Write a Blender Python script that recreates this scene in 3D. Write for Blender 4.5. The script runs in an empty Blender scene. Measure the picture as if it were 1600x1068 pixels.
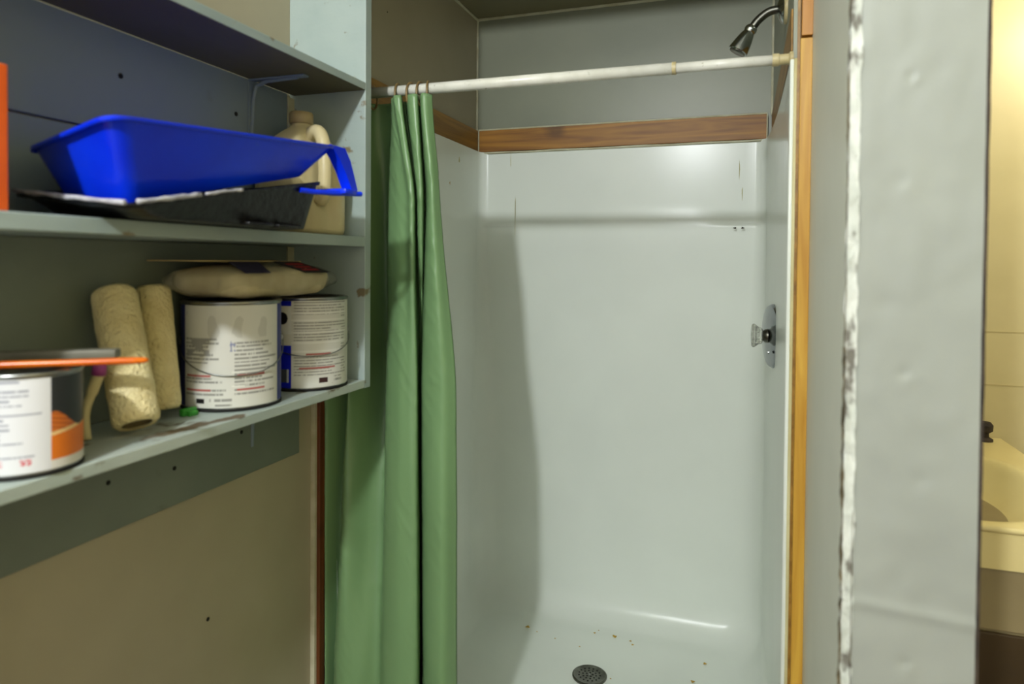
import bpy, bmesh, math, random
from mathutils import Vector, Matrix, noise
random.seed(7)
PI = math.pi
OZ = 1.45                      # height of the lens above the room floor; all z below are relative to the lens
scene = bpy.context.scene
C = scene.collection

# ------------------------------------------------------------------ camera
cam = bpy.data.cameras.new('camera'); camo = bpy.data.objects.new('camera', cam); C.objects.link(camo)
YAW, PITCH, ROLL, F, CY = 0.3278, 0.0195, 0.008, 1064.155, 430.79
right = Vector((math.cos(YAW), math.sin(YAW), 0)); f0 = Vector((-math.sin(YAW), math.cos(YAW), 0)); up = Vector((0, 0, 1))
fwd = f0*math.cos(PITCH) - up*math.sin(PITCH); up2 = up*math.cos(PITCH) + f0*math.sin(PITCH)
rr = right*math.cos(ROLL) + up2*math.sin(ROLL); uu = up2*math.cos(ROLL) - right*math.sin(ROLL)
m = Matrix((rr, uu, -fwd)).transposed().to_4x4(); m.translation = Vector((0, 0, OZ)); camo.matrix_world = m
cam.sensor_width = 36; cam.sensor_fit = 'HORIZONTAL'; cam.lens = F/1600*36
cam.shift_y = -(534-CY)/1600; cam.clip_start = 0.02
cam.dof.use_dof = True; cam.dof.focus_distance = 2.1; cam.dof.aperture_fstop = 3.2
scene.camera = camo

# ------------------------------------------------------------------ world, lights, exposure
w = bpy.data.worlds.new('world'); scene.world = w; w.use_nodes = True
w.node_tree.nodes['Background'].inputs[0].default_value = (1.0, 0.98, 0.93, 1)
w.node_tree.nodes['Background'].inputs[1].default_value = 0.95  # even fill light, let in through the rear of the room left open

def lamp(name, kind, loc, power, col, radius=0.05, rot=None, size=None):
    l = bpy.data.lights.new(name, kind); l.energy = power; l.color = col
    if kind == 'POINT': l.shadow_soft_size = radius
    if size: l.shape = 'RECTANGLE'; l.size, l.size_y = size
    o = bpy.data.objects.new(name, l); C.objects.link(o); o.location = (loc[0], loc[1], loc[2]+OZ)
    if rot: o.rotation_euler = rot
    return o
lamp('ceiling_bulb', 'POINT', (-.40, -.95, 1.02), 150, (0.955, 0.99, 1.01), 0.05)
lamp('bathroom_bulb', 'POINT', (.95, 1.90, .75), 14, (1.0, 0.93, 0.78), 0.06)
vs = scene.view_settings
vs.view_transform = 'Standard'; vs.look = 'None'; vs.gamma = 1; vs.use_curve_mapping = False; vs.exposure = 0.0

# ------------------------------------------------------------------ materials
def srgb(r, g, b):
    f = lambda c: (c/255/12.92) if c/255 <= 0.04045 else ((c/255+0.055)/1.055)**2.4
    return (f(r), f(g), f(b), 1)

def mat(name, c1, c2=None, scale=8, rough=0.5, metal=0.0, detail=4, bump=0.0, bscale=60, stretch=(1, 1, 1), lo=.35, hi=.65,
        spots=None, coat=0, trans=0, alpha=1, sub=0, spots2=None, ior=1.45):
    """procedural paint: two tones mixed by noise, optional sparse specks, optional relief"""
    M = bpy.data.materials.new(name); M.use_nodes = True; nt = M.node_tree; N = nt.nodes; L = nt.links
    b = N['Principled BSDF']; b.inputs['Roughness'].default_value = rough; b.inputs['Metallic'].default_value = metal
    b.inputs['Coat Weight'].default_value = coat; b.inputs['Transmission Weight'].default_value = trans
    b.inputs['Alpha'].default_value = alpha; b.inputs['IOR'].default_value = ior
    tc = N.new('ShaderNodeTexCoord'); mp = N.new('ShaderNodeMapping'); mp.inputs['Scale'].default_value = stretch
    L.new(tc.outputs['Object'], mp.inputs[0])
    c2 = c2 or c1
    nz = N.new('ShaderNodeTexNoise'); nz.inputs['Scale'].default_value = scale; nz.inputs['Detail'].default_value = detail
    L.new(mp.outputs[0], nz.inputs['Vector'])
    rp = N.new('ShaderNodeValToRGB'); rp.color_ramp.elements[0].position = lo; rp.color_ramp.elements[1].position = hi
    rp.color_ramp.elements[0].color = c1; rp.color_ramp.elements[1].color = c2
    L.new(nz.outputs['Fac'], rp.inputs[0]); col = rp.outputs[0]
    for s in (spots, spots2):
        if s:
            sc, thr, sc_col, soft = s
            n2 = N.new('ShaderNodeTexNoise'); n2.inputs['Scale'].default_value = sc; n2.inputs['Detail'].default_value = 5
            L.new(mp.outputs[0], n2.inputs['Vector'])
            r2 = N.new('ShaderNodeValToRGB'); r2.color_ramp.elements[0].position = thr; r2.color_ramp.elements[1].position = thr+soft
            r2.color_ramp.elements[0].color = (0, 0, 0, 1); r2.color_ramp.elements[1].color = (1, 1, 1, 1)
            L.new(n2.outputs['Fac'], r2.inputs[0])
            mx = N.new('ShaderNodeMix'); mx.data_type = 'RGBA'
            L.new(r2.outputs[0], mx.inputs[0]); L.new(col, mx.inputs[6]); mx.inputs[7].default_value = sc_col
            col = mx.outputs[2]
    L.new(col, b.inputs['Base Color'])
    if bump:
        n3 = N.new('ShaderNodeTexNoise'); n3.inputs['Scale'].default_value = bscale; n3.inputs['Detail'].default_value = 5
        L.new(mp.outputs[0], n3.inputs['Vector'])
        bp = N.new('ShaderNodeBump'); bp.inputs['Strength'].default_value = bump; bp.inputs['Distance'].default_value = 0.01
        L.new(n3.outputs['Fac'], bp.inputs['Height']); L.new(bp.outputs[0], b.inputs['Normal'])
    return M

def wood(name, c1, c2, axis='Z', rough=.42):
    M = bpy.data.materials.new(name); M.use_nodes = True; nt = M.node_tree; N = nt.nodes; L = nt.links
    b = N['Principled BSDF']; b.inputs['Roughness'].default_value = rough
    tc = N.new('ShaderNodeTexCoord'); mp = N.new('ShaderNodeMapping'); L.new(tc.outputs['Object'], mp.inputs[0])
    st = [26, 26, 26]; st['XYZ'.index(axis)] = 1.6; mp.inputs['Scale'].default_value = st
    nz = N.new('ShaderNodeTexNoise'); nz.inputs['Scale'].default_value = 1.6; nz.inputs['Detail'].default_value = 6; nz.inputs['Distortion'].default_value = .8
    L.new(mp.outputs[0], nz.inputs['Vector'])
    rp = N.new('ShaderNodeValToRGB'); rp.color_ramp.elements[0].color = c1; rp.color_ramp.elements[1].color = c2
    rp.color_ramp.elements[0].position = .32; rp.color_ramp.elements[1].position = .68
    L.new(nz.outputs['Fac'], rp.inputs[0])
    # knots
    vo = N.new('ShaderNodeTexNoise'); vo.inputs['Scale'].default_value = 5; vo.inputs['Detail'].default_value = 1
    L.new(tc.outputs['Object'], vo.inputs['Vector'])
    r2 = N.new('ShaderNodeValToRGB'); r2.color_ramp.elements[0].position = .68; r2.color_ramp.elements[1].position = .76
    r2.color_ramp.elements[0].color = (0, 0, 0, 1); r2.color_ramp.elements[1].color = (.7, .7, .7, 1); L.new(vo.outputs['Fac'], r2.inputs[0])
    mx = N.new('ShaderNodeMix'); mx.data_type = 'RGBA'; L.new(r2.outputs[0], mx.inputs[0]); L.new(rp.outputs[0], mx.inputs[6])
    mx.inputs[7].default_value = (c1[0]*.35, c1[1]*.3, c1[2]*.3, 1)
    L.new(mx.outputs[2], b.inputs['Base Color'])
    bp = N.new('ShaderNodeBump'); bp.inputs['Strength'].default_value = .15; bp.inputs['Distance'].default_value = .004
    L.new(nz.outputs['Fac'], bp.inputs['Height']); L.new(bp.outputs[0], b.inputs['Normal'])
    return M

def vcol_mat(name, rough=.45):
    M = bpy.data.materials.new(name); M.use_nodes = True; nt = M.node_tree
    a = nt.nodes.new('ShaderNodeVertexColor'); a.layer_name = 'print'
    b = nt.nodes['Principled BSDF']; nt.links.new(a.outputs[0], b.inputs['Base Color']); b.inputs['Roughness'].default_value = rough
    return M

M = {}
M['gel'] = mat('white_gelcoat', srgb(224, 230, 222), srgb(229, 235, 227), 3, .23, coat=.0, spots=(30, .80, srgb(150, 120, 40), .02))
M['gel'].node_tree.nodes['Principled BSDF'].inputs['Specular IOR Level'].default_value = .27
M['stain'] = mat('ochre_stain', srgb(196, 160, 50), srgb(176, 138, 40), 60, .5)
M['streak'] = mat('yellow_streak', srgb(178, 172, 120), srgb(190, 186, 140), 60, .5)
M['wall_taupe'] = mat('taupe_wall_paint', srgb(160, 152, 128), srgb(170, 162, 138), 3, .42, spots=(5, .70, srgb(150, 140, 112), .15), bump=.08, bscale=12)
M['wall_grey'] = mat('grey_green_wall_paint', srgb(134, 139, 121), srgb(142, 146, 127), 3, .38, bump=.06, bscale=12, spots=(90, .80, srgb(90, 88, 70), .03))
M['wall_pale'] = mat('pale_grey_wall_paint', srgb(148, 153, 147), srgb(157, 162, 155), 4, .5, bump=.15, bscale=9, spots=(16, .72, srgb(178, 182, 172), .12))
M['wall_side_lightened'] = mat('lightened_side_paint', srgb(216, 220, 208), srgb(224, 227, 216), 4, .45, bump=.1, bscale=9)  # side face lightened to make up for the grazing light on it
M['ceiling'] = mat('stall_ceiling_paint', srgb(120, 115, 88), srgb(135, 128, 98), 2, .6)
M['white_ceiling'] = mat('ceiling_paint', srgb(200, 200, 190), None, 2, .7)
M['caulk'] = mat('cream_caulk', srgb(205, 205, 180), srgb(185, 180, 150), 20, .5, bump=.2, bscale=80)
M['caulk_old'] = mat('yellowed_caulk', srgb(214, 208, 160), srgb(190, 180, 130), 9, .5, stretch=(1, 1, .4), bump=.2, bscale=60)
M['plaster'] = mat('torn_white_plaster', srgb(214, 218, 212), srgb(184, 190, 182), 45, .8, bump=.6, bscale=90, stretch=(1, 1, .5), spots=(42, .55, srgb(112, 110, 102), .08))
M['crack'] = mat('dark_crack', srgb(60, 55, 42), srgb(110, 98, 70), 40, .9)
M['edge_dark'] = mat('dark_torn_edge', srgb(42, 36, 32), srgb(70, 60, 50), 30, .8)
M['wood_h'] = wood('stained_pine_across', srgb(118, 74, 14), srgb(172, 120, 36), 'X', .5)
M['wood_y'] = wood('stained_pine_side', srgb(120, 84, 24), srgb(160, 120, 46), 'Y')
M['wood_v'] = wood('orange_pine_upright', srgb(170, 118, 26), srgb(210, 166, 66), 'Z')
M['wood_d'] = wood('dark_stained_pine', srgb(164, 108, 26), srgb(180, 124, 36), 'Z')
M['wood_dd'] = wood('dark_red_pine', srgb(84, 44, 18), srgb(112, 60, 26), 'Z')
M['shelf'] = mat('blue_grey_shelf_paint', srgb(146, 162, 160), srgb(160, 174, 170), 6, .5, bump=.1, bscale=40,
                 spots=(22, .66, srgb(120, 110, 84), .05), stretch=(1, .6, 1))
M['shelf_low'] = mat('worn_shelf_paint', srgb(160, 174, 168), srgb(176, 186, 178), 6, .5, bump=.15, bscale=40,
                 spots=(20, .60, srgb(96, 82, 58), .05), spots2=(9, .62, srgb(206, 210, 200), .06), stretch=(1, .5, 1))
M['board'] = mat('blue_grey_board_paint', srgb(118, 134, 144), srgb(124, 138, 144), 4, .45, spots=(7, .70, srgb(112, 120, 120), .1))
M['apron'] = mat('grey_green_board_paint', srgb(106, 114, 104), srgb(114, 122, 112), 6, .45, spots=(9, .68, srgb(100, 104, 92), .08))
M['batten'] = mat('cream_batten', srgb(176, 172, 140), srgb(196, 192, 166), 20, .6)
M['curtain'] = mat('green_vinyl', srgb(110, 143, 98), srgb(116, 150, 104), 3, .34, bump=.25, bscale=7, stretch=(1, 1, .5))
M['rod'] = mat('white_enamel_rod', srgb(226, 226, 216), srgb(214, 214, 202), 30, .3, spots=(120, .68, srgb(170, 168, 150), .04))
M['beige_plastic'] = mat('yellowed_plastic', srgb(196, 184, 142), srgb(180, 166, 120), 20, .4)
M['ring'] = mat('amber_plastic', srgb(150, 128, 84), srgb(120, 98, 60), 40, .3, trans=.2)
M['chrome'] = mat('chrome', srgb(200, 205, 205), srgb(170, 176, 176), 20, .12, metal=1)
M['plate'] = mat('darkened_chrome_plate', srgb(138, 142, 146), srgb(118, 122, 126), 20, .14, metal=1)  # chrome darkened to offset the white it reflects
M['nickel'] = mat('dull_nickel', srgb(120, 120, 112), srgb(90, 90, 82), 40, .3, metal=1)
M['steel'] = mat('can_steel', srgb(170, 172, 170), srgb(120, 122, 120), 30, .3, metal=1)
M['dark'] = mat('black_hole', srgb(14, 13, 11), None, 10, .8)
M['clear'] = mat('clear_acrylic', srgb(225, 228, 218), None, 10, .08, trans=.75)
M['blue'] = mat('blue_plastic', srgb(8, 60, 250), srgb(6, 46, 230), 6, .28, bump=.05, bscale=30, spots=(34, .72, srgb(50, 90, 225), .1))
M['black_plastic'] = mat('black_plastic', srgb(9, 10, 13), srgb(16, 17, 20), 14, .42, bump=.25, bscale=60, spots=(70, .70, srgb(46, 46, 46), .05))
M['scum_highlight'] = mat('white_paint_highlight', srgb(196, 196, 200), srgb(150, 150, 160), 50, .45, bump=.5, bscale=70)
M['jug'] = mat('beige_jug_plastic', srgb(206, 194, 152), srgb(192, 178, 134), 7, .38, sub=.1)
M['jug_cap'] = mat('tan_cap', srgb(170, 152, 108), srgb(150, 132, 90), 30, .4)
M['nap'] = mat('cream_roller_nap', srgb(244, 230, 178), srgb(230, 212, 156), 22, .95, bump=1.0, bscale=190)
M['core'] = mat('cardboard_core', srgb(110, 96, 64), None, 20, .8)
M['orange'] = mat('orange_varnish', srgb(222, 116, 20), srgb(196, 88, 12), 12, .22, stretch=(1, 1, 1), spots=(30, .66, srgb(240, 170, 80), .08))
M['orange_box'] = mat('orange_card', srgb(226, 96, 20), srgb(210, 84, 14), 10, .5)
M['grey_plastic'] = mat('grey_plastic', srgb(118, 116, 104), srgb(100, 98, 86), 12, .5)
M['purple'] = mat('purple_plastic', srgb(150, 60, 130), None, 12, .4)
M['green_clip'] = mat('green_plastic', srgb(60, 150, 50), srgb(40, 120, 36), 12, .4)
M['cloth'] = mat('folded_cream_cloth', srgb(196, 186, 150), srgb(170, 158, 120), 12, .8, bump=.6, bscale=25)
M['film'] = mat('clear_bag_film', srgb(235, 235, 230), None, 10, .15, trans=.85, alpha=.42, bump=.8, bscale=22, ior=1.1)
M['card'] = mat('tan_card', srgb(186, 162, 110), None, 12, .7)
M['label_dark'] = mat('black_label', srgb(22, 16, 18), None, 12, .5)
M['label_navy'] = mat('navy_label', srgb(46, 38, 66), None, 12, .5)
M['label_red'] = mat('red_print', srgb(150, 28, 34), None, 12, .5)
M['print'] = vcol_mat('printed_label')
M['bath_wall'] = mat('warm_panel_wall', srgb(216, 204, 156), srgb(208, 196, 148), 5, .4, bump=.1, bscale=8)
M['bath_joint'] = mat('panel_joint_paint', srgb(198, 184, 134), None, 5, .6)
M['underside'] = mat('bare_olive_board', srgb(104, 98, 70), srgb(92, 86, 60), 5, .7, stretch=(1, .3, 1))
M['vanity'] = mat('cream_laminate', srgb(232, 218, 160), srgb(226, 210, 150), 5, .35)
M['cabinet'] = mat('taupe_cabinet', srgb(150, 136, 100), srgb(140, 126, 92), 5, .5)
M['cabinet_dark'] = mat('dark_brown_base', srgb(66, 50, 24), srgb(56, 42, 20), 5, .6)
M['porcelain'] = mat('cream_basin', srgb(240, 232, 190), None, 5, .15)
M['floor'] = mat('brown_vinyl_floor', srgb(92, 66, 50), srgb(70, 50, 38), 9, .5)
M['tinpaint'] = mat('dried_paint_in_can', srgb(196, 192, 180), srgb(160, 156, 146), 30, .5)

# ------------------------------------------------------------------ builders
def link(name, bm, material, parent=None, origin=(0, 0, 0), smooth=False, kind=None):
    """vertices come in lens-relative coordinates; origin is the base point of the thing"""
    o3 = Vector(origin)
    bmesh.ops.recalc_face_normals(bm, faces=bm.faces)
    for v in bm.verts: v.co -= o3
    me = bpy.data.meshes.new(name); bm.to_mesh(me); bm.free()
    if material is not None: me.materials.append(M[material] if isinstance(material, str) else material)
    if smooth:
        for p in me.polygons: p.use_smooth = True
        if smooth == 'auto' and hasattr(me, 'set_sharp_from_angle'): me.set_sharp_from_angle(angle=math.radians(38))
    o = bpy.data.objects.new(name, me); C.objects.link(o)
    if parent: o.parent = parent
    else: o.location = (origin[0], origin[1], origin[2]+OZ)
    if kind: o['kind'] = kind
    return o

def thing(name, label, cat, origin, group=None, rot=(0, 0, 0)):
    o = bpy.data.objects.new(name, None); C.objects.link(o); o.empty_display_size = .05
    o.location = (origin[0], origin[1], origin[2]+OZ); o.rotation_euler = rot
    o['label'] = label; o['category'] = cat
    if group: o['group'] = group
    return o

def tag(o, label, cat, group=None):
    o['label'] = label; o['category'] = cat
    if group: o['group'] = group
    return o

def bx(bm, x0, x1, y0, y1, z0, z1, bev=0.0, seg=2):
    vs_ = [bm.verts.new((x, y, z)) for x in (x0, x1) for y in (y0, y1) for z in (z0, z1)]
    fs = [bm.faces.new([vs_[i] for i in q]) for q in ((0, 1, 3, 2), (4, 6, 7, 5), (0, 4, 5, 1), (2, 3, 7, 6), (0, 2, 6, 4), (1, 5, 7, 3))]
    if bev:
        es = {e for f in fs for e in f.edges}
        bmesh.ops.bevel(bm, geom=list(es), offset=bev, segments=seg, profile=.5, affect='EDGES')
    return bm

def box(x0, x1, y0, y1, z0, z1, bev=0.0, seg=2):
    return bx(bmesh.new(), x0, x1, y0, y1, z0, z1, bev, seg)

def tube(bm, pts, rad, n=14, cap=True):
    """tube along points; rad a number or list"""
    pts = [Vector(p) for p in pts]; rings = []
    up_ = Vector((0, 0, 1))
    prev = None
    for i, p in enumerate(pts):
        t = (pts[min(i+1, len(pts)-1)] - pts[max(i-1, 0)]).normalized()
        if prev is None:
            a = t.cross(up_);
            if a.length < .05: a = t.cross(Vector((1, 0, 0)))
            a.normalize()
        else:
            a = (prev - t*prev.dot(t)).normalized()
        prev = a; b = t.cross(a)
        r = rad[i] if isinstance(rad, (list, tuple)) else rad
        rings.append([bm.verts.new(p + (a*math.cos(2*PI*k/n) + b*math.sin(2*PI*k/n))*r) for k in range(n)])
    for A, B in zip(rings, rings[1:]):
        for k in range(n): bm.faces.new((A[k], A[(k+1) % n], B[(k+1) % n], B[k]))
    if cap:
        bm.faces.new(rings[0][::-1]); bm.faces.new(rings[-1])
    return bm

def lathe(bm, prof, base, axis=(0, 0, 1), n=32, cap=(True, True)):
    """prof: list of (radius, height) along axis from base"""
    base = Vector(base); ax = Vector(axis).normalized()
    a = ax.cross(Vector((0, 0, 1)))
    if a.length < .05: a = ax.cross(Vector((0, 1, 0)))
    a.normalize(); b = ax.cross(a); rings = []
    for r, h in prof:
        rings.append([bm.verts.new(base + ax*h + (a*math.cos(2*PI*k/n) + b*math.sin(2*PI*k/n))*max(r, 1e-5)) for k in range(n)])
    for A, B in zip(rings, rings[1:]):
        for k in range(n): bm.faces.new((A[k], A[(k+1) % n], B[(k+1) % n], B[k]))
    if cap[0]: bm.faces.new(rings[0][::-1])
    if cap[1]: bm.faces.new(rings[-1])
    return bm

def arc_path(pts, n=8):
    """Catmull-Rom through points"""
    P = [Vector(p) for p in pts]; P = [P[0]*2-P[1]] + P + [P[-1]*2-P[-2]]; out = []
    for i in range(1, len(P)-2):
        for k in range(n):
            t = k/n
            out.append(.5*((2*P[i]) + (P[i+1]-P[i-1])*t + (2*P[i-1]-5*P[i]+4*P[i+1]-P[i+2])*t*t + (3*P[i]-P[i-1]-3*P[i+1]+P[i+2])*t**3))
    out.append(P[-2]); return out

def struct(name, bm, material, parent=None, smooth=False, origin=(0, 0, 0)):
    o = link(name, bm, material, parent, origin, smooth)
    if not parent: o['kind'] = 'structure'
    return o

sm = lambda t: (lambda u: u*u*(3-2*u))(max(0, min(1, t)))

# ------------------------------------------------------------------ room shell
XL, XR, YB, ZC, ZF, ZR_ = -.982, .0857, 2.45, .9312, -1.45, 1.32
wl = struct('wall_left', box(XL-.1, XL, -2.6, 2.56, ZF, ZR_), 'wall_taupe')
wb = struct('wall_back', box(XL, XR, YB, YB+.1, ZF, ZC), 'wall_grey')
wr = struct('wall_right', box(XR, .11, 1.44, 2.56, ZF, ZC), 'wall_grey')      # shower side of the partition
struct('floor', box(XL, 1.5, -2.6, 2.56, ZF-.1, ZF), 'floor')
struct('ceiling', box(XL, 1.5, -2.6, 1.44, ZR_, ZR_+.1), 'white_ceiling')
struct('wall_header', box(XL, .1187, 1.334, 1.44, ZC, ZR_), 'wall_pale')
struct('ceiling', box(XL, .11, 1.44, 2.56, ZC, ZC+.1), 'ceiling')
struct('ceiling', box(.11, 1.5, 1.44, 2.56, ZR_, ZR_+.1), 'white_ceiling')
# partition between the shower and the wash room, with its dented end towards us
def partition():
    bm = bmesh.new(); x0, x1, y0, y1 = .1187, .262, .9209, 2.33
    nz_ = 560; nx = 48
    g = []
    for j in range(nz_+1):
        z = ZF + (ZR_-ZF)*j/nz_; row = []
        for i in range(nx+1):
            x = x0 + (x1-x0)*i/nx
            d = .0022*noise.noise(Vector((x*14, 3, z*9))) + .0010*noise.noise(Vector((x*40, 7, z*30)))
            for (dx, dz, r, dep) in ((.186, .335-.11, .006, .003), (.184, -.13, .008, .003), (.205, -.258, .010, .0022), (.19, -.48, .007, .003), (.178, .1, .01, .0015), (.163, -.05, .012, .0018), (.189, -.545, .006, .003)):
                q = ((x-dx)**2 + (z-dz)**2)/r**2
                if q < 6: d += 0.95*dep*(math.exp(-q) - .6*math.exp(-((x-dx-.004)**2+(z-dz+.004)**2)/r**2))
            zc = -.412 - .06*(x-.13)
            d -= .0022*math.exp(-((z-zc)/.0065)**2)
            row.append(bm.verts.new((x, y0+d, z)))
        g.append(row)
    for a, b in zip(g, g[1:]):
        for i in range(nx): bm.faces.new((a[i], a[i+1], b[i+1], b[i]))
    # sides
    for xs, col in ((x0, 0), (x1, nx)):
        f0_ = bm.verts.new((xs, y1, ZF)); f1 = bm.verts.new((xs, y1, ZR_))
        bm.faces.new([r[col] for r in g] + [f1, f0_])
    o = struct('wall_partition', bm, 'wall_pale', smooth='auto')
    o.data.materials.append(M['wall_side_lightened'])
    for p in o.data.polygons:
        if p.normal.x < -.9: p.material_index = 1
    return o
wp = partition()
# torn plaster bead down the corner of the partition
def ragged(x0, x1, y, zlo, zhi, material, name, amp, seed, parent, thick=.002, both=True, n=220, freq=1.0):
    bm = bmesh.new(); L0 = []; L1 = []; B0 = []; B1 = []
    for i in range(n+1):
        z = zlo + (zhi-zlo)*i/n
        a = amp*(noise.noise(Vector((seed, 0, z*24*freq))) + .6*noise.noise(Vector((seed, 5, z*80*freq))))
        b = amp*(noise.noise(Vector((seed+9, 0, z*24*freq))) + .6*noise.noise(Vector((seed+9, 5, z*80*freq))))
        xa = x0 + (a if both else 0); xb = x1 + b
        if xb < xa+.0006: xb = xa+.0006
        t = thick*(1+.5*noise.noise(Vector((seed, z*50, 2))))
        L0.append(bm.verts.new((xa, y-t*.6, z))); L1.append(bm.verts.new((xb, y-t, z)))
        B0.append(bm.verts.new((xa, y+.004, z))); B1.append(bm.verts.new((xb, y+.004, z)))
    for i in range(n):
        bm.faces.new((L0[i], L1[i], L1[i+1], L0[i+1])); bm.faces.new((B0[i], L0[i], L0[i+1], B0[i+1]))
        bm.faces.new((L1[i], B1[i], B1[i+1], L1[i+1]))
    return link(name, bm, material, parent)
ragged(.1185, .1315, .9205, -.62, ZC, 'plaster', 'torn_corner_bead', .0028, 1.3, wp, .0030)
ragged(.1180, .1265, .9205, -1.45, -.44, 'plaster', 'chipped_corner', .0026, 21.3, wp, .0025)
ragged(.1172, .1192, .9178, -1.40, -.10, 'crack', 'corner_crack', .0026, 4.1, wp, .001)
ragged(.1178, .1183, .9178, -.10, ZC, 'crack', 'corner_crack', .0012, 5.7, wp, .001)
ragged(.1300, .1304, .9178, -.62, -.30, 'crack', 'corner_crack', .0011, 8.7, wp, .001)
ragged(.2605, .2665, .9235, ZF, ZC, 'edge_dark', 'torn_paper_edge', .0007, 14.1, wp, .001, both=False, freq=.8)

# wash room beyond
struct('wall_washroom_back', box(.262, 1.5, 2.33, 2.43, ZF, ZR_), 'bath_wall')
struct('wall_washroom_right', box(1.5, 1.6, -2.6, 2.56, ZF, ZR_), 'bath_wall')
# panel joints on the washroom wall
for k, z in enumerate((-.19, -.345)):
    link('panel_joint', box(.27, 1.49, 2.3285, 2.3305, z-.0008, z+.0008), 'bath_joint', bpy.data.objects['wall_washroom_back'])

# caulk lines in the corners of the shower
struct('trim_1', tube(bmesh.new(), [(XL+.003, YB-.003, z) for z in (.50, ZC)], .0042, 8), 'caulk')
struct('trim_2', tube(bmesh.new(), [(x, YB-.003, ZC-.003) for x in (XL, XR)], .006, 8), 'caulk')
struct('trim_3', tube(bmesh.new(), [(XL+.003, y, ZC-.003) for y in (1.44, YB)], .0045, 8), 'caulk')
struct('trim_4', tube(bmesh.new(), [(XR-.003, YB-.003, z) for z in (.50, ZC)], .0042, 8), 'caulk')

# wooden boards round the top of the surround
ZT, ZB_ = .5022, .4198
struct('trim_5', box(XL+.014, XR-.016, YB-.02, YB, ZB_, ZT, .0015), 'wood_h')
struct('trim_6', box(XL, XL+.014, 1.36, YB, ZB_, ZT, .0015), 'wood_y')
struct('trim_7', box(XR-.004, XR, 1.45, YB, ZB_, ZT, .0015), 'wood_y')
# thin caulk round the board on the back wall
struct('trim_8', tube(bmesh.new(), arc_path([(XL+.016+(XR-XL-.034)*t/10, YB-.02, ZB_-.0035-.0035*random.random()) for t in range(11)], 4), .0035, 8), 'caulk')
struct('trim_9', tube(bmesh.new(), [(XL+.016, YB-.02, ZT+.001), (XR-.018, YB-.02, ZT+.002)], .003, 8), 'caulk')
struct('trim_10', tube(bmesh.new(), [(XR-.018, YB-.021, ZB_), (XR-.018, YB-.021, ZT)], .0022, 8), 'caulk')
struct('trim_11', tube(bmesh.new(), [(XL+.017, YB-.021, ZB_), (XL+.017, YB-.021, ZT)], .0028, 8), 'caulk')
# upright boards and a shadow-coloured strip at the mouth of the shower
struct('trim_12', box(.0975, .1187, 1.42, 1.44, ZF, .434, .001), 'wood_v')
struct('trim_13', box(.0990, .1187, 1.417, 1.44, .438, ZC, .001), 'wood_d')
struct('shadow_strip', box(.0925, .0975, 1.432, 1.45, ZF, ZC), 'wood_y')  # strip coloured to stand for the brown shadow beside the board
struct('trim_15', box(XL, XL+.02, 1.40, 1.42, ZF, ZB_+.0, .001), 'wood_dd')
struct('trim_16', box(XL, XL+.012, 1.39, 1.40, ZF, ZB_, .001), 'batten')

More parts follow.
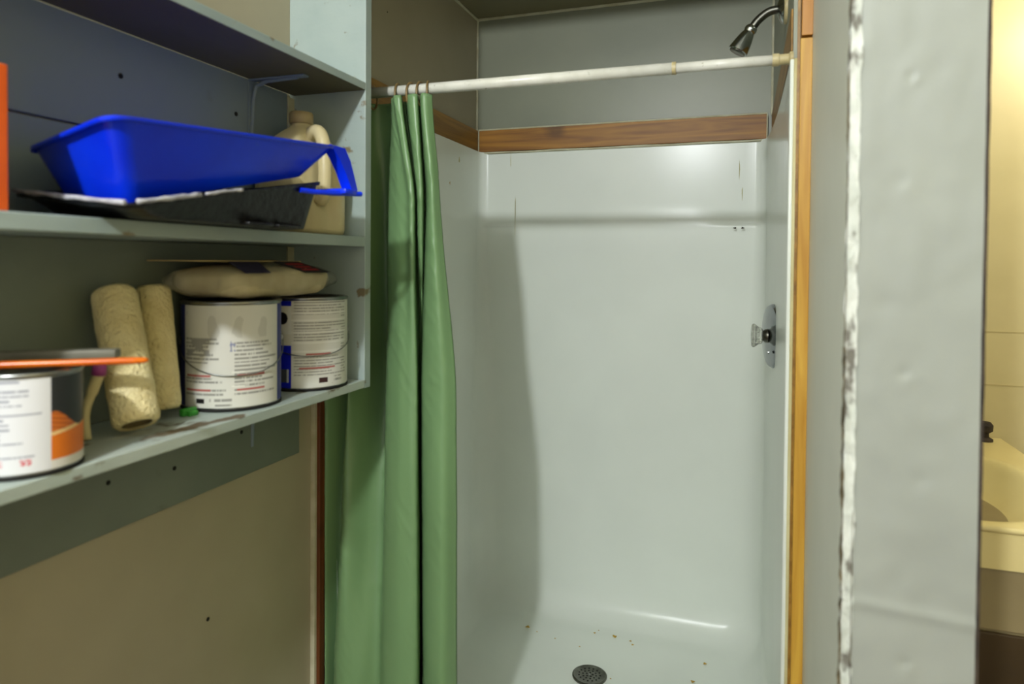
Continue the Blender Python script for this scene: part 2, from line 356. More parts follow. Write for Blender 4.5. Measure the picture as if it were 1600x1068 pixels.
# ------------------------------------------------------------------ shower stall (one moulded surround)
SO = (-.45, 1.95, -1.40)
stall = thing('shower_stall', 'glossy white moulded shower surround with ledge seam and drain floor', 'shower', SO)
def stall_mesh():
    bm = bmesh.new()
    yf = 1.45
    def ring(z, inset, xl, xr, yb, rc, n=10, nb=30):
        """closed loop: left front -> back left -> back right -> right front -> front"""
        xl += inset; xr -= inset; yb -= inset; y0 = yf + (inset if inset > .0 else 0); rc = max(rc, .012)
        pts = []
        for i in range(16): pts.append((xl, y0 + (yb-rc-y0)*i/16))
        for i in range(n+1):
            a = PI - PI/2*i/n; pts.append((xl+rc+rc*math.cos(a), yb-rc+rc*math.sin(a)))
        for i in range(1, nb): pts.append((xl+rc+(xr-xl-2*rc)*i/nb, yb))
        for i in range(n+1):
            a = PI/2 - PI/2*i/n; pts.append((xr-rc+rc*math.cos(a), yb-rc+rc*math.sin(a)))
        for i in range(1, 17): pts.append((xr, yb-rc + (y0-(yb-rc))*i/16))
        nf = 20
        for i in range(1, nf): pts.append((xr+(xl-xr)*i/nf, y0))
        return [(x, y, z) for x, y in pts]
    xl, xr = -.955, .066
    rings = []
    for z in (.418, .40, .35, .30, .25, .22):
        rings.append((ring(z, 0, xl, xr, 2.434, .035), 0))
    # cove down to the ledge: gentle in the middle of the back, crisp at its ends
    zl = .136; zs = [.20, .185, .17, .158, .148, .141, .137, .134, .130, .122, .110]
    for z in zs:
        R_ = ring(z, 0, xl, xr, 2.434, .035); out = []
        for (x, y, zz) in R_:
            if y > 2.0:
                u = (x-xl)/(xr-xl); mid = sm((u-.10)/.12)*sm((.90-u)/.14)
                wd = .004 + .066*mid
                s = sm((zl+wd-z)/(wd*1.3+.004))
                dep = .005*s*sm((y-2.30)/.09)
                y2 = y - dep
                out.append((x, y2, zz))
            else: out.append((x, y, zz))
        rings.append((out, 0))
    for k in range(1, 15):
        t = k/14; z = .11 - (1.19+.11-.02)*t
        rc = .035 + .055*sm(t*1.6)
        rings.append((ring(z, .0, xl+.012*t, xr-.002*t, 2.427-.016*t, rc), 0))
    xl2, xr2, yb2 = xl+.012, xr-.002, 2.411
    R = .075
    for k in range(1, 11):
        a = PI/2*k/10
        rings.append((ring(-1.17-R*math.sin(a)-.03*k/10, R*(1-math.cos(a)), xl2, xr2, yb2, .09+.02*k/10), 1))
    zfl = rings[-1][0][0][2]
    # floor falling gently to the drain
    last = rings[-1][0]; cx, cy = -.44, 2.08
    for t in (.12, .25, .4, .55, .7, .82, .9):
        rings.append(([(x+(cx-x)*t, y+(cy-y)*t, zfl-.018*sm(t*1.4)) for x, y, z in last], 1))
    n = len(rings[0][0]); splay = lambda x, y: x + .0185*(1-max(0, min(1, (y-1.45)/.98))**4)*sm((x-xl)/(xr-xl)*3-1.9)
    V = [[bm.verts.new((splay(p[0], p[1]), p[1], p[2])) for p in r] for r, _ in rings]
    nfront = 20
    for j in range(len(V)-1):
        fl = rings[j+1][1]
        for i in range(n):
            if not fl and i >= n-nfront: continue
            bm.faces.new((V[j][i], V[j][(i+1) % n], V[j+1][(i+1) % n], V[j+1][i]))
    bm.faces.new(V[-1])
    bmesh.ops.remove_doubles(bm, verts=bm.verts, dist=1e-5)
    return bm
s_ = link('surround', stall_mesh(), 'gel', stall, SO, 'auto')
fl_ = s_.data
link('threshold', box(XL+.02, .088, 1.425, 1.53, ZF, -1.17, .012, 3), 'gel', stall, SO, 'auto')
link('front_flange', box(.0800, .0880, 1.434, 1.47, -1.3, .400, .003), 'gel', stall, SO, 'auto')
link('front_caulk', tube(bmesh.new(), arc_path([(.0905+.0012*noise.noise(Vector((0, 0, z*5))), 1.436, z) for z in [-1.4+1.8*k/14 for k in range(15)]], 4), .0042, 8), 'caulk_old', stall, SO, True)
link('top_caulk', tube(bmesh.new(), [(-.93, 2.43, .414), (.05, 2.43, .414)], .003, 8), 'caulk', stall, SO, True)
# stains and drips: thin raised deposits
def blob(x, y, z, nrm, r, sx=1, sz=1):
    bm = bmesh.new(); nrm = Vector(nrm).normalized(); a = nrm.cross(Vector((.3, .2, 1)) if abs(nrm.z) < .8 else Vector((1, 0, 0))).normalized(); b = nrm.cross(a)
    if abs(nrm.z) < .8: b = Vector((0, 0, 1)); a = nrm.cross(b).normalized()
    c = Vector((x, y, z)); n = 10; ph = random.random()*6
    ring_ = [bm.verts.new(c + (a*math.cos(2*PI*k/n)*sx + b*math.sin(2*PI*k/n)*sz)*r*(1+.3*math.sin(3*2*PI*k/n+ph))) for k in range(n)]
    top = bm.verts.new(c + nrm*.0012)
    for k in range(n): bm.faces.new((ring_[k], ring_[(k+1) % n], top))
    return bm
for (x, z, w_, h_) in ((-.815, .18, .0012, .075), (-.836, .385, .001, .03), (-.018, .32, .0015, .03), (-.008, .24, .0015, .022)):
    link('drip_stain', blob(x, 2.4335 if z > .2 else 2.4275, z, (0, -1, 0), 1, w_, h_), 'streak', stall, SO)
zflr = -1.275
for (x, y, r) in ((-.70, 2.26, .0055), (-.40, 2.30, .005), (-.405, 2.305, .003), (-.47, 2.30, .003), (-.345, 2.29, .003), (-.335, 2.27, .003), (-.10, 2.24, .004),
                  (-.13, 2.13, .0045), (-.66, 2.24, .002), (-.59, 2.22, .002), (-.37, 2.06, .002), (-.46, 2.32, .002), (-.50, 2.2, .002)):
    link('rust_spot', blob(x, y, zflr-.0005, (0, 0, 1), r*1.35), 'stain', stall, SO)
for (y, z, r) in ((2.14, .27, .006), (2.10, -1.08, .008), (2.12, -1.10, .006), (2.03, -1.14, .003), (2.22, .36, .01), (2.09, -1.06, .004), (1.99, -1.19, .005)):
    link('rust_spot', blob(-.9545+.012*sm(-z), y, z, (1, 0, 0), r, .5, 1), 'stain' if z < .3 else 'streak', stall, SO)
for (x) in (-.03, -.005):
    link('rust_spot', blob(x, 2.407, .122, (0, -1, 0), .004, 1.3, .7), 'edge_dark', stall, SO)
# drain
DZ = zflr-.021
dr = link('drain', lathe(bmesh.new(), [(.054, -.004), (.054, .003), (.050, .005), (.046, .0035), (.0, .0035)], (-.44, 2.08, DZ+.004), n=40, cap=(True, False)), 'nickel', stall, SO, 'auto')
bmh = bmesh.new()
for ring_r, cnt in ((.010, 5), (.021, 10), (.033, 15)):
    for k in range(cnt):
        a = 2*PI*k/cnt + ring_r*30
        lathe(bmh, [(.0031, 0), (.0031, .0006)], (-.44+ring_r*math.cos(a), 2.08+ring_r*math.sin(a), DZ+.0073), n=8)
ho = link('drain_holes', bmh, 'dark', dr, SO); ho['kind'] = 'stuff'
link('drain_screw', lathe(bmesh.new(), [(.003, 0), (.0028, .001), (.001, .0015)], (-.44, 2.08, DZ+.0075), n=10), 'steel', dr, SO)

# ------------------------------------------------------------------ shower valve
VO = (.0780, 2.0, -.196)
valve = thing('shower_valve', 'round chrome shower valve plate with clear knob on right stall wall', 'faucet', VO)
link('escutcheon', lathe(bmesh.new(), [(.088, -.025), (.088, .003), (.084, .008), (.07, .010), (.045, .013), (.03, .014), (.0, .014)], VO, (-.975, -.22, 0), 48, (True, False)), 'plate', valve, VO, 'auto')
link('valve_stem', lathe(bmesh.new(), [(.020, .012), (.019, .020), (.015, .024), (.013, .030)], VO, (-1, 0, 0), 24), 'nickel', valve, VO, 'auto')
bmk = bmesh.new(); n = 48
prof = [(.018, .026), (.021, .029), (.0225, .036), (.026, .041), (.030, .046), (.031, .051), (.027, .055), (.012, .057), (.0, .057)]
rings = []
for r, h in prof:
    rings.append([bmk.verts.new((VO[0]-h, VO[1]+r*(1+(.06 if k % 6 < 3 else -.04)*(r > .02))*math.cos(2*PI*k/n), VO[2]+r*(1+(.06 if k % 6 < 3 else -.04)*(r > .02))*math.sin(2*PI*k/n))) for k in range(n)])
for A, B in zip(rings, rings[1:]):
    for k in range(n): bmk.faces.new((A[k], A[(k+1) % n], B[(k+1) % n], B[k]))
bmk.faces.new(rings[0])
link('knob', bmk, 'clear', valve, VO)
for a in (.8, -2.3):
    link('screw', lathe(bmesh.new(), [(.004, .010), (.004, .0135), (.001, .0145)], (VO[0], VO[1]+.055*math.cos(a), VO[2]+.055*math.sin(a)), (-1, 0, 0), 10), 'steel', valve, VO)

# ------------------------------------------------------------------ shower head
HO = (XR, 1.685, .585)
sh = thing('shower_sprayer', 'small chrome shower head on bent arm above the stall', 'shower head', HO)
link('wall_flange', lathe(bmesh.new(), [(.034, 0), (.034, .004), (.031, .007), (.012, .009)], HO, (-1, 0, 0), 36), 'beige_plastic', sh, HO, 'auto')
link('escutcheon', lathe(bmesh.new(), [(.033, .008), (.030, .012), (.020, .018), (.012, .021)], HO, (-1, 0, 0), 36), 'chrome', sh, HO, 'auto')
arm = arc_path([(XR-.005, 1.685, .585), (XR-.03, 1.685, .584), (.040, 1.685, .578), (.022, 1.685, .563), (.008, 1.685, .544)], 8)
link('shower_arm', tube(bmesh.new(), arm, .0095, 18), 'nickel', sh, HO, True)
hd = Vector((-.50, -.03, -.86)).normalized()
link('head_body', lathe(bmesh.new(), [(.010, -.004), (.0135, .0), (.0145, .006), (.0125, .012), (.0150, .018), (.0185, .032), (.0225, .054), (.0232, .060), (.0215, .062)], (.010, 1.685, .549), hd, 32), 'chrome', sh, HO, 'auto')
link('nozzle_face', lathe(bmesh.new(), [(.020, .0610), (.019, .0635), (.006, .0645), (.0, .0645)], (.010, 1.685, .549), hd, 24, (True, False)), 'nickel', sh, HO, True)

# ------------------------------------------------------------------ curtain rod, rings, curtain
RY, RZ = 1.45, .4045
RO = (XR, RY, RZ)
rod = thing('curtain_rod', 'white telescoping tension rod spanning the shower opening', 'curtain rod', RO)
link('outer_tube', tube(bmesh.new(), [(-.965, RY, RZ), (-.14, RY, RZ)], .0125, 24), 'rod', rod, RO, True)
link('inner_tube', tube(bmesh.new(), [(-.14, RY, RZ), (.050, RY, RZ)], .0105, 24), 'rod', rod, RO, True)
link('joint_collar', tube(bmesh.new(), [(-.146, RY, RZ), (-.138, RY, RZ)], .0132, 24), 'beige_plastic', rod, RO, 'auto')
link('end_cap', lathe(bmesh.new(), [(.0125, 0), (.0125, .012), (.0105, .013), (.0105, .030), (.0145, .033), (.0145, .0385)], (.048, RY, RZ), (1, 0, 0), 24), 'beige_plastic', rod, RO, 'auto')
link('end_cap', lathe(bmesh.new(), [(.016, 0), (.016, .006), (.012, .010), (.012, .02)], (XL+.0005, RY, RZ), (1, 0, 0), 24), 'beige_plastic', rod, RO, 'auto')

# cross-sections of the bunched sheet at five heights: 20 fold points each (x, y)
FOLDS = [
 (.388, [(-.972, 1.442), (-.958, 1.418), (-.926, 1.470), (-.892, 1.435), (-.868, 1.485), (-.842, 1.495), (-.818, 1.490), (-.808, 1.468), (-.7993, 1.450), (-.7904, 1.440), (-.7788, 1.425),
   (-.7631, 1.430), (-.785, 1.480), (-.780, 1.485), (-.7464, 1.430), (-.7216, 1.430), (-.742, 1.482), (-.7134, 1.430), (-.6995, 1.423), (-.6900, 1.445)]),
 (.146, [(-.972, 1.442), (-.958, 1.418), (-.926, 1.478), (-.895, 1.432), (-.875, 1.480), (-.850, 1.510), (-.828, 1.505), (-.8141, 1.46), (-.777, 1.430), (-.7449, 1.420), (-.7273, 1.405),
   (-.7209, 1.415), (-.742, 1.465), (-.740, 1.472), (-.7153, 1.420), (-.7006, 1.420), (-.723, 1.478), (-.6892, 1.420), (-.6699, 1.407), (-.6617, 1.430)]),
 (-.284, [(-.972, 1.442), (-.958, 1.418), (-.927, 1.485), (-.903, 1.430), (-.885, 1.460), (-.858, 1.525), (-.828, 1.520), (-.8003, 1.43), (-.7552, 1.400), (-.7288, 1.398), (-.7125, 1.400),
   (-.7077, 1.410), (-.726, 1.455), (-.735, 1.485), (-.738, 1.492), (-.733, 1.485), (-.718, 1.455), (-.6915, 1.410), (-.6396, 1.393), (-.6144, 1.420)]),
 (-.62, [(-.972, 1.442), (-.958, 1.418), (-.940, 1.460), (-.915, 1.420), (-.890, 1.412), (-.860, 1.460), (-.826, 1.470), (-.790, 1.408), (-.748, 1.385), (-.719, 1.382), (-.703, 1.386),
   (-.699, 1.400), (-.718, 1.448), (-.737, 1.492), (-.742, 1.506), (-.734, 1.492), (-.714, 1.452), (-.685, 1.405), (-.632, 1.380), (-.608, 1.414)]),
 (-1.0, [(-.972, 1.442), (-.958, 1.418), (-.944, 1.455), (-.926, 1.408), (-.892, 1.390), (-.852, 1.402), (-.815, 1.425), (-.780, 1.390), (-.742, 1.375), (-.710, 1.370), (-.694, 1.375),
   (-.691, 1.392), (-.711, 1.440), (-.738, 1.500), (-.746, 1.518), (-.735, 1.500), (-.708, 1.448), (-.680, 1.400), (-.625, 1.370), (-.602, 1.410)]),
 (-1.40, [(-.972, 1.442), (-.958, 1.418), (-.944, 1.455), (-.932, 1.410), (-.892, 1.385), (-.852, 1.395), (-.815, 1.415), (-.775, 1.385), (-.737, 1.372), (-.705, 1.368), (-.688, 1.372),
   (-.686, 1.392), (-.708, 1.440), (-.737, 1.500), (-.745, 1.518), (-.733, 1.500), (-.704, 1.448), (-.674, 1.400), (-.618, 1.370), (-.595, 1.410)])]
def curtain():
    bm = bmesh.new(); rows = []; nz_ = 190; zt, zb = .388, -1.150
    for j in range(nz_+1):
        z = zt + (zb-zt)*j/nz_
        k = 0
        while k < len(FOLDS)-2 and z < FOLDS[k+1][0]: k += 1
        f = (z-FOLDS[k][0])/(FOLDS[k+1][0]-FOLDS[k][0]); f = .5*f+.5*sm(f)
        pts = []
        for q, (A, B) in enumerate(zip(FOLDS[k][1], FOLDS[k+1][1])):
            x = A[0]+(B[0]-A[0])*f; y = A[1]+(B[1]-A[1])*f
            y += .003*noise.noise(Vector((q*1.3, z*3.2, 0))); x += .0018*noise.noise(Vector((q*1.3, z*2.7, 9)))
            pts.append((x, y, z))
        row = []
        for p in arc_path(pts, 8):
            w1 = noise.noise(Vector((p.x*26, z*9, 1.7))); w2 = noise.noise(Vector((p.x*15, z*24 + p.x*34, 4)))
            crease = (1-abs(w2))**10
            row.append(bm.verts.new((p.x, p.y + .0024*w1 - .0024*crease*sm(w1*3+.6), z)))
        rows.append(row)
    for A, B in zip(rows, rows[1:]):
        for i in range(len(A)-1): bm.faces.new((A[i], A[i+1], B[i+1], B[i]))
    return bm
cu = link('shower_curtain', curtain(), 'curtain', None, (-.8, 1.45, -1.150), True)
sol = cu.modifiers.new('thick', 'SOLIDIFY'); sol.thickness = .0008
tag(cu, 'green vinyl shower curtain bunched at the left of the rod', 'curtain')
rb = bmesh.new()
def ring_bm():
    bm = bmesh.new(); n = 30
    tube(bm, [(0, .0192*math.cos(2*PI*k/n), .0275*math.sin(2*PI*k/n)-.011) for k in range(n+1)], .0027, 8, cap=False); return bm
proto = link('curtain_ring', ring_bm(), 'ring', None, (0, 0, 0), True); proto.location = (-.703, RY, RZ+OZ); proto.rotation_euler = (0, 0, .25)
tag(proto, 'amber plastic curtain ring at the free edge of the green curtain', 'curtain ring')
ringlab = ['amber curtain ring second from the free edge of the curtain', 'amber curtain ring third from the free edge of the curtain',
           'amber curtain ring fourth from the free edge of the curtain', 'amber curtain ring fifth from the free edge, behind the shelf end panel', 'amber curtain ring nearest the left wall']
for i, x in enumerate((-.7235, -.748, -.782, -.85, -.93)):
    c = proto.copy(); C.objects.link(c); c.location = (x, RY, RZ+OZ); c.rotation_euler = (0, 0, random.uniform(-.4, .4)); c['label'] = ringlab[i]
for o in bpy.data.objects:
    if o.name.startswith('curtain_ring'): o['group'] = 'rings carrying the shower curtain'

# ------------------------------------------------------------------ wall shelf unit
XF = -.785; PX0, PX1, PY0, PY1 = XL, XF, 1.308, 1.3325
KO = (XL+.1, .9, -.278)
unit = thing('shelf_unit', 'blue-grey painted wooden wall shelves with end panel left of the shower', 'shelf', KO)
link('end_panel', box(XL, XF, PY0, PY1, -.279, ZR_, .0015), 'shelf', unit, KO)
XB = XL+.012
YS = -.2
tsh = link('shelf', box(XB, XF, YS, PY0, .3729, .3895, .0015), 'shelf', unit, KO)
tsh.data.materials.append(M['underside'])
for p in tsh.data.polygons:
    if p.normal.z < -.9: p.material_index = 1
link('shelf', box(XB, XF, YS, PY0, .0321, .0535, .0018), 'shelf', unit, KO)
link('shelf', box(XB, XF, YS, PY0, -.2775, -.2600, .0015), 'shelf_low', unit, KO)
link('back_board', box(XL, XB, YS, PY0-.024, .208, .3725, .001), 'board', unit, KO)
link('back_board', box(XL, XB, YS, PY0-.024, .0535, .2045, .001), 'board', unit, KO)
link('back_board', box(XL, XB, YS, PY0-.024, -.2600, .0318, .001), 'apron', unit, KO)
link('apron_board', box(XL, XB+.004, YS, 1.325, -.4426, -.2785, .0015), 'apron', unit, KO)
for z0, z1 in ((.054, .366), (-.259, .031)):
    link('corner_batten', box(XL, XL+.014, PY0-.023, PY0-.0005, z0, z1, .001), 'batten', unit, KO)
def bracket(y, z, s=1):
    bm = bmesh.new()
    bx(bm, XB, XB+.003, y-.009, y+.009, z-.125, z, .0008)
    bx(bm, XB, XF-.05, y-.009, y+.009, z-.0035, z, .0008)
    tube(bm, [(XB+.003, y, z-.11), (XB+.006, y, z-.04), (XB+.014, y, z-.014), (XB+.04, y, z-.006), (XF-.07, y, z-.0035)], .004, 8)
    return bm
link('shelf_bracket', bracket(1.165, .3728), 'board', unit, KO)
link('shelf_bracket', bracket(1.165, -.2777), 'board', unit, KO)
link('scrap_block', box(XB+.004, XB+.02, .745, .815, -.310, -.2777, .002), 'card', unit, KO)
def screw(y, z, x, r=.0045):
    link('screw_hole', lathe(bmesh.new(), [(r, -.001), (r, .0008), (r*.6, .0012), (0, .0012)], (x, y, z), (1, 0, 0), 12, (True, False)), 'dark', unit, KO)

# ------------------------------------------------------------------ paint cans
def can(origin, r, h, label, theta0, painter, lid=True, bail=None, arc=2.6, name='paint_can', topband=.0):
    t = thing(name, label, 'paint can', origin)
    ox, oy, oz = origin
    link('can_body', lathe(bmesh.new(), [(r-.002, .0), (r, .002), (r, h-.004), (r-.001, h), (r-.003, h), (r-.003, h-.02 if lid else h*.35), (0, h-.02 if lid else h*.35)], origin, n=56, cap=(True, False)), 'steel', t, origin, 'auto')
    link('rim', lathe(bmesh.new(), [(r+.0002, h-.005), (r+.0022, h-.003), (r+.0022, h), (r-.001, h+.0015), (r-.007, h+.0005), (r-.009, h-.004)], origin, n=56, cap=(False, False)), 'steel', t, origin, True)
    link('base_rim', lathe(bmesh.new(), [(r-.002, 0), (r+.0018, .0005), (r+.0018, .004), (r, .005)], origin, n=56, cap=(False, False)), 'dark', t, origin, True)
    if lid:
        link('lid', lathe(bmesh.new(), [(r-.009, h-.004), (r-.010, h-.001), (r-.020, h-.002), (r-.022, h-.004), (0, h-.004)], origin, n=48, cap=(False, False)), 'edge_dark', t, origin, 'auto')
    else:
        link('paint', lathe(bmesh.new(), [(r-.0035, h*.36), (0, h*.36)], origin, n=40, cap=(False, False)), 'tinpaint', t, origin)
    # label: a wrapped sheet whose print is carried as vertex colour
    nu, nv = 420, 150; me = bpy.data.meshes.new('paper_label'); vs2 = []; fs = []; cols = []
    z0, z1 = .007, h-.006
    for j in range(nv+1):
        v = j/nv
        for i in range(nu+1):
            u = i/nu; a = theta0 + (u-.5)*2*arc
            vs2.append(((r+.0008)*math.cos(a), (r+.0008)*math.sin(a), z0+(z1-z0)*v)); cols.append(painter(u, v))
    for j in range(nv):
        for i in range(nu):
            k = j*(nu+1)+i; fs.append((k, k+1, k+nu+2, k+nu+1))
    me.from_pydata(vs2, [], fs); ca = me.color_attributes.new('print', 'FLOAT_COLOR', 'POINT')
    ca.data.foreach_set('color', [c for col in cols for c in col]); me.materials.append(M['print'])
    for p in me.polygons: p.use_smooth = True
    o = bpy.data.objects.new('paper_label', me); C.objects.link(o); o.parent = t
    if bail:
        a0, sag = bail; pts = []
        for k in range(25):
            q = -1 + 2*k/24; a = a0 + q*PI/2*.97
            pts.append((ox+(r+.0042)*math.cos(a), oy+(r+.0042)*math.sin(a), oz+h*.62 - sag*(1-q*q)**.8))
        link('bail_handle', tube(bmesh.new(), pts, .0011, 6), 'steel', t, origin, True)
        for q in (-1, 1):
            a = a0+q*PI/2*.97
            link('bail_ear', lathe(bmesh.new(), [(.009, 0), (.008, .003), (.003, .0045)], (ox+r*math.cos(a), oy+r*math.sin(a), oz+h*.62), (math.cos(a), math.sin(a), 0), 16), 'steel', t, origin, 'auto')
    return t

WHITE = srgb(206, 206, 198); GREY = srgb(140, 140, 134); RED = srgb(168, 84, 80); BLK = srgb(20, 18, 18); BLUE = srgb(8, 26, 190)
def textlines(u, v, cols, rows, seed, dens=.62, c0=WHITE, c1=GREY):
    """lines of very small print set in columns"""
    r = v*rows; k = int(r); f = r-k
    cu_ = u*cols; kc = int(cu_); fc = cu_-kc
    rnd = random.Random(hash((k*31+seed, kc)) & 0xffff); L_ = .55+.42*rnd.random()
    if rnd.random() < .12: return c0
    if .28 < f < .78 and .04 < fc < L_ and noise.noise(Vector((u*420, k*3.1, seed))) > -.35: return c1
    return c0
def paint_white_block(u, v, seed):
    c = textlines(u, v, 2, 26, seed)
    if .30 < v < .325 or .165 < v < .185:
        kc = (u*2) % 1
        if .08 < kc < .62: c = RED
    if (.335 < v < .36 or .20 < v < .22) and (u*2) % 1 < .22 and (u > .5): c = srgb(220, 220, 212)
    return c
def painter_can3(u, v):
    uu_ = (u-.29)/.42
    if uu_ < 0 or uu_ > 1: return srgb(20, 34, 120)
    if v < .11:
        if .16 < uu_ < .25 and .04 < v < .09: return BLK
        return textlines(uu_, v, 3, 20, 3) if .3 < uu_ < .5 else WHITE
    if v > .94: return WHITE
    c = paint_white_block(uu_, v, 5)
    if v > .68:
        k = max(0, noise.noise(Vector((u*20, v*6, 2)))); return WHITE if k < .25 else srgb(190, 190, 182)
    if .50 < v < .74 and .04 < uu_ < .30 and noise.noise(Vector((uu_*10, v*14, 1))) > -.05: c = srgb(150, 150, 146)
    if .48 < uu_ < .53 and .55 < v < .66 and noise.noise(Vector((uu_*60, v*30, 4))) > 0: c = srgb(130, 135, 165)
    return c
def painter_can4(u, v):
    u = max(0, u-.07)
    if u < .36:
        uu_ = u
        if v > .94: return BLUE
        if u < .285: return BLUE if v < .62 else WHITE
        if (u-.315)**2*6 + (v-.80)**2*.9 < .0045: return BLK
        if v < .49:
            if .305 < u < .348 and .06 < v < .22: return srgb(70, 75, 85) if u < .338 else srgb(180, 185, 190)
            return BLUE
        if v < .62 and ((u-.285)/.075)**2 + ((v-.49)/.13)**2 > 1: return WHITE
        return WHITE if v < .60 else (srgb(214, 216, 214))
    uu_ = (u-.36)/.30
    if uu_ > 1: return WHITE
    if v < .13:
        if .42 < uu_ < .56 and .05 < v < .11: return srgb(50, 20, 22)
        return textlines(uu_, v, 3, 22, 12) if .64 < uu_ < .86 and .03 < v < .12 else WHITE
    c = textlines(uu_, v, 1, 30, 9)
    if uu_ > .84: c = textlines(uu_, v, 6, 30, 19)
    for vv in (.86, .78, .64, .52, .42):
        if abs(v-vv) < .010: c = srgb(220, 220, 214)
    if (.375 < v < .40 and .22 < uu_ < .62) or (.215 < v < .24 and .12 < uu_ < .70): c = RED
    return c
def painter_can1(u, v):
    # pale information panel, then black field with orange waves
    if u < .485:
        W = srgb(214, 215, 219)
        if .08 < v < .15 and .29 < u < .33: return srgb(60, 70, 150) if (u < .305 and v > .11) else (srgb(200, 120, 130) if int(v*90) % 2 else W)
        if .08 < v < .15 and .385 < u < .42 and noise.noise(Vector((u*200, v*40, 1))) > -.1: return srgb(196, 80, 90)
        if v < .17: return W
        c = textlines(u, v, 2.1, 20, 33, c0=W, c1=srgb(150, 152, 164))
        return c
    if v < .10: return srgb(216, 214, 208)
    if u > .80: return srgb(230, 230, 228)
    q = (u-.485)/.14
    o = .62 - .20*sm(q) + .01*math.sin(u*40)
    if v > o: return srgb(30, 33, 36)
    if .40 + .05*q < v: return srgb(196, 104, 30) if int((v+q*.1)*60) % 3 else srgb(160, 72, 14)
    if .36+.05*q < v: return srgb(226, 190, 130)
    return srgb(216, 112, 16)

ZS = -.2598
ang = lambda x, y: math.atan2(-y, -x)          # bearing of the lens from a point
c3 = (-.8835, 1.012, ZS); c4 = (-.868, 1.215, ZS); c1 = (-.845, .606, ZS)
can(c3, .084, .188, 'paint can with white text label standing under the plastic-wrapped bundle', ang(*c3[:2]), painter_can3, bail=(ang(*c3[:2])+.1, .055))
can(c4, .082, .186, 'paint can with blue and white label beside the shelf end panel', ang(*c4[:2]), painter_can4, bail=(ang(*c4[:2])+.15, .045))
can(c1, .060, .124, 'small open paint can with white, black and orange label under the orange handle', ang(*c1[:2])+.5, painter_can1, lid=False)

# ------------------------------------------------------------------ roller covers
def roller(bottom, topp, r, label, nm='roller_cover'):
    b = Vector(bottom); a = (Vector(topp)-b); h = a.length; a.normalize()
    t = thing(nm, label, 'paint roller', bottom, 'roller covers on the bottom shelf')
    bm = bmesh.new(); n = 48; prof = [(r*.62, .001), (r*.80, -.001), (r*.95, .004), (r, .012)] + [(r*(1+.02*noise.noise(Vector((k*.7, r*90, 2)))), .012+(h-.024)*k/24) for k in range(1, 24)] + [(r, h-.012), (r*.95, h-.004), (r*.80, h+.001), (r*.62, h)]
    e1 = a.cross(Vector((0, 1, 0))).normalized(); e2 = a.cross(e1); rings = []
    for pr, ph in prof:
        rings.append([bm.verts.new(b+a*ph+(e1*math.cos(2*PI*k/n)+e2*math.sin(2*PI*k/n))*pr*(1+.025*noise.noise(Vector((math.cos(2*PI*k/n)*3, math.sin(2*PI*k/n)*3, ph*45))))) for k in range(n)])
    for A, B in zip(rings, rings[1:]):
        for k in range(n): bm.faces.new((A[k], A[(k+1) % n], B[(k+1) % n], B[k]))
    link('nap', bm, 'nap', t, bottom, True)
    link('core', lathe(bmesh.new(), [(r*.60, .002), (r*.64, .002), (r*.64, h-.002), (r*.60, h-.002), (r*.60, .002)], bottom, a, 32, (False, False)), 'core', t, bottom, 'auto')
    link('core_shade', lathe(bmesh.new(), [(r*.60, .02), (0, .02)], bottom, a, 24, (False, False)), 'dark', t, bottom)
    return t
roller((-.842, .768, ZS+.017), (-.934, .808, -.050), .0325, 'fuzzy cream roller cover leaning nearest the small open paint can')
roller((-.898, .870, ZS+.015), (-.9395, .888, -.046), .0278, 'fuzzy cream roller cover leaning nearest the white-labelled can')

# grey bar on the far rim of the small can
def slab(p, th):
    """four corners (counter-clockwise) thickened along their normal"""
    bm = bmesh.new(); p = [Vector(q) for q in p]; nr = (p[1]-p[0]).cross(p[3]-p[0]).normalized()*th
    a = [bm.verts.new(q) for q in p]; b = [bm.verts.new(q+nr) for q in p]
    bm.faces.new(a[::-1]); bm.faces.new(b)
    for k in range(4): bm.faces.new((a[k], a[(k+1) % 4], b[(k+1) % 4], b[k]))
    return bm
gb = slab([(-.965, .582, -.1335), (-.800, .695, -.1335), (-.808, .712, -.1335), (-.968, .602, -.1335)], .0125)
bmesh.ops.bevel(gb, geom=list(gb.edges), offset=.003, segments=2, profile=.5, affect='EDGES')
tag(link('flat_handle', gb, 'grey_plastic', None, (-.88, .65, -.1335), 'auto'),
    'grey flat handle lying across the far rim of the small open can', 'tool')

# orange handle across the small can
HD0, HD1 = Vector((-.935, .510, -.1285)), Vector((-.720, .674, -.1285))
oh = thing('paint_brush', 'orange varnished wooden brush handle lying across the small open paint can', 'paint brush', tuple(HD0))
pth = [HD0.lerp(HD1, t) for t in (0, .1, .25, .4, .6, .8, .93, .98, 1)]
link('handle', tube(bmesh.new(), pth, [.0062, .0066, .006, .0048, .0042, .0043, .0046, .0038, .002], 16), 'orange', oh, tuple(HD0), True)
link('ferrule', tube(bmesh.new(), [HD0-(HD1-HD0).normalized()*.02, HD0], .0095, 16), 'steel', oh, tuple(HD0), 'auto')

# small brush with purple tip
BO = (-.885, .722, ZS)
sb = thing('foam_brush', 'small cream handle with purple tip standing between can and roller', 'paint brush', BO)
link('handle', tube(bmesh.new(), arc_path([(-.885, .722, ZS+.002), (-.888, .722, ZS+.04), (-.880, .726, ZS+.07), (-.872, .730, ZS+.095)], 6), [.006]*6+[.0065]*6+[.008]*6+[.0085], 12), 'jug', sb, BO, True)
link('tip', tube(bmesh.new(), [(-.872, .730, ZS+.094), (-.871, .731, ZS+.106), (-.8705, .7315, ZS+.112)], [.0095, .0095, .006], 14), 'purple', sb, BO, True)
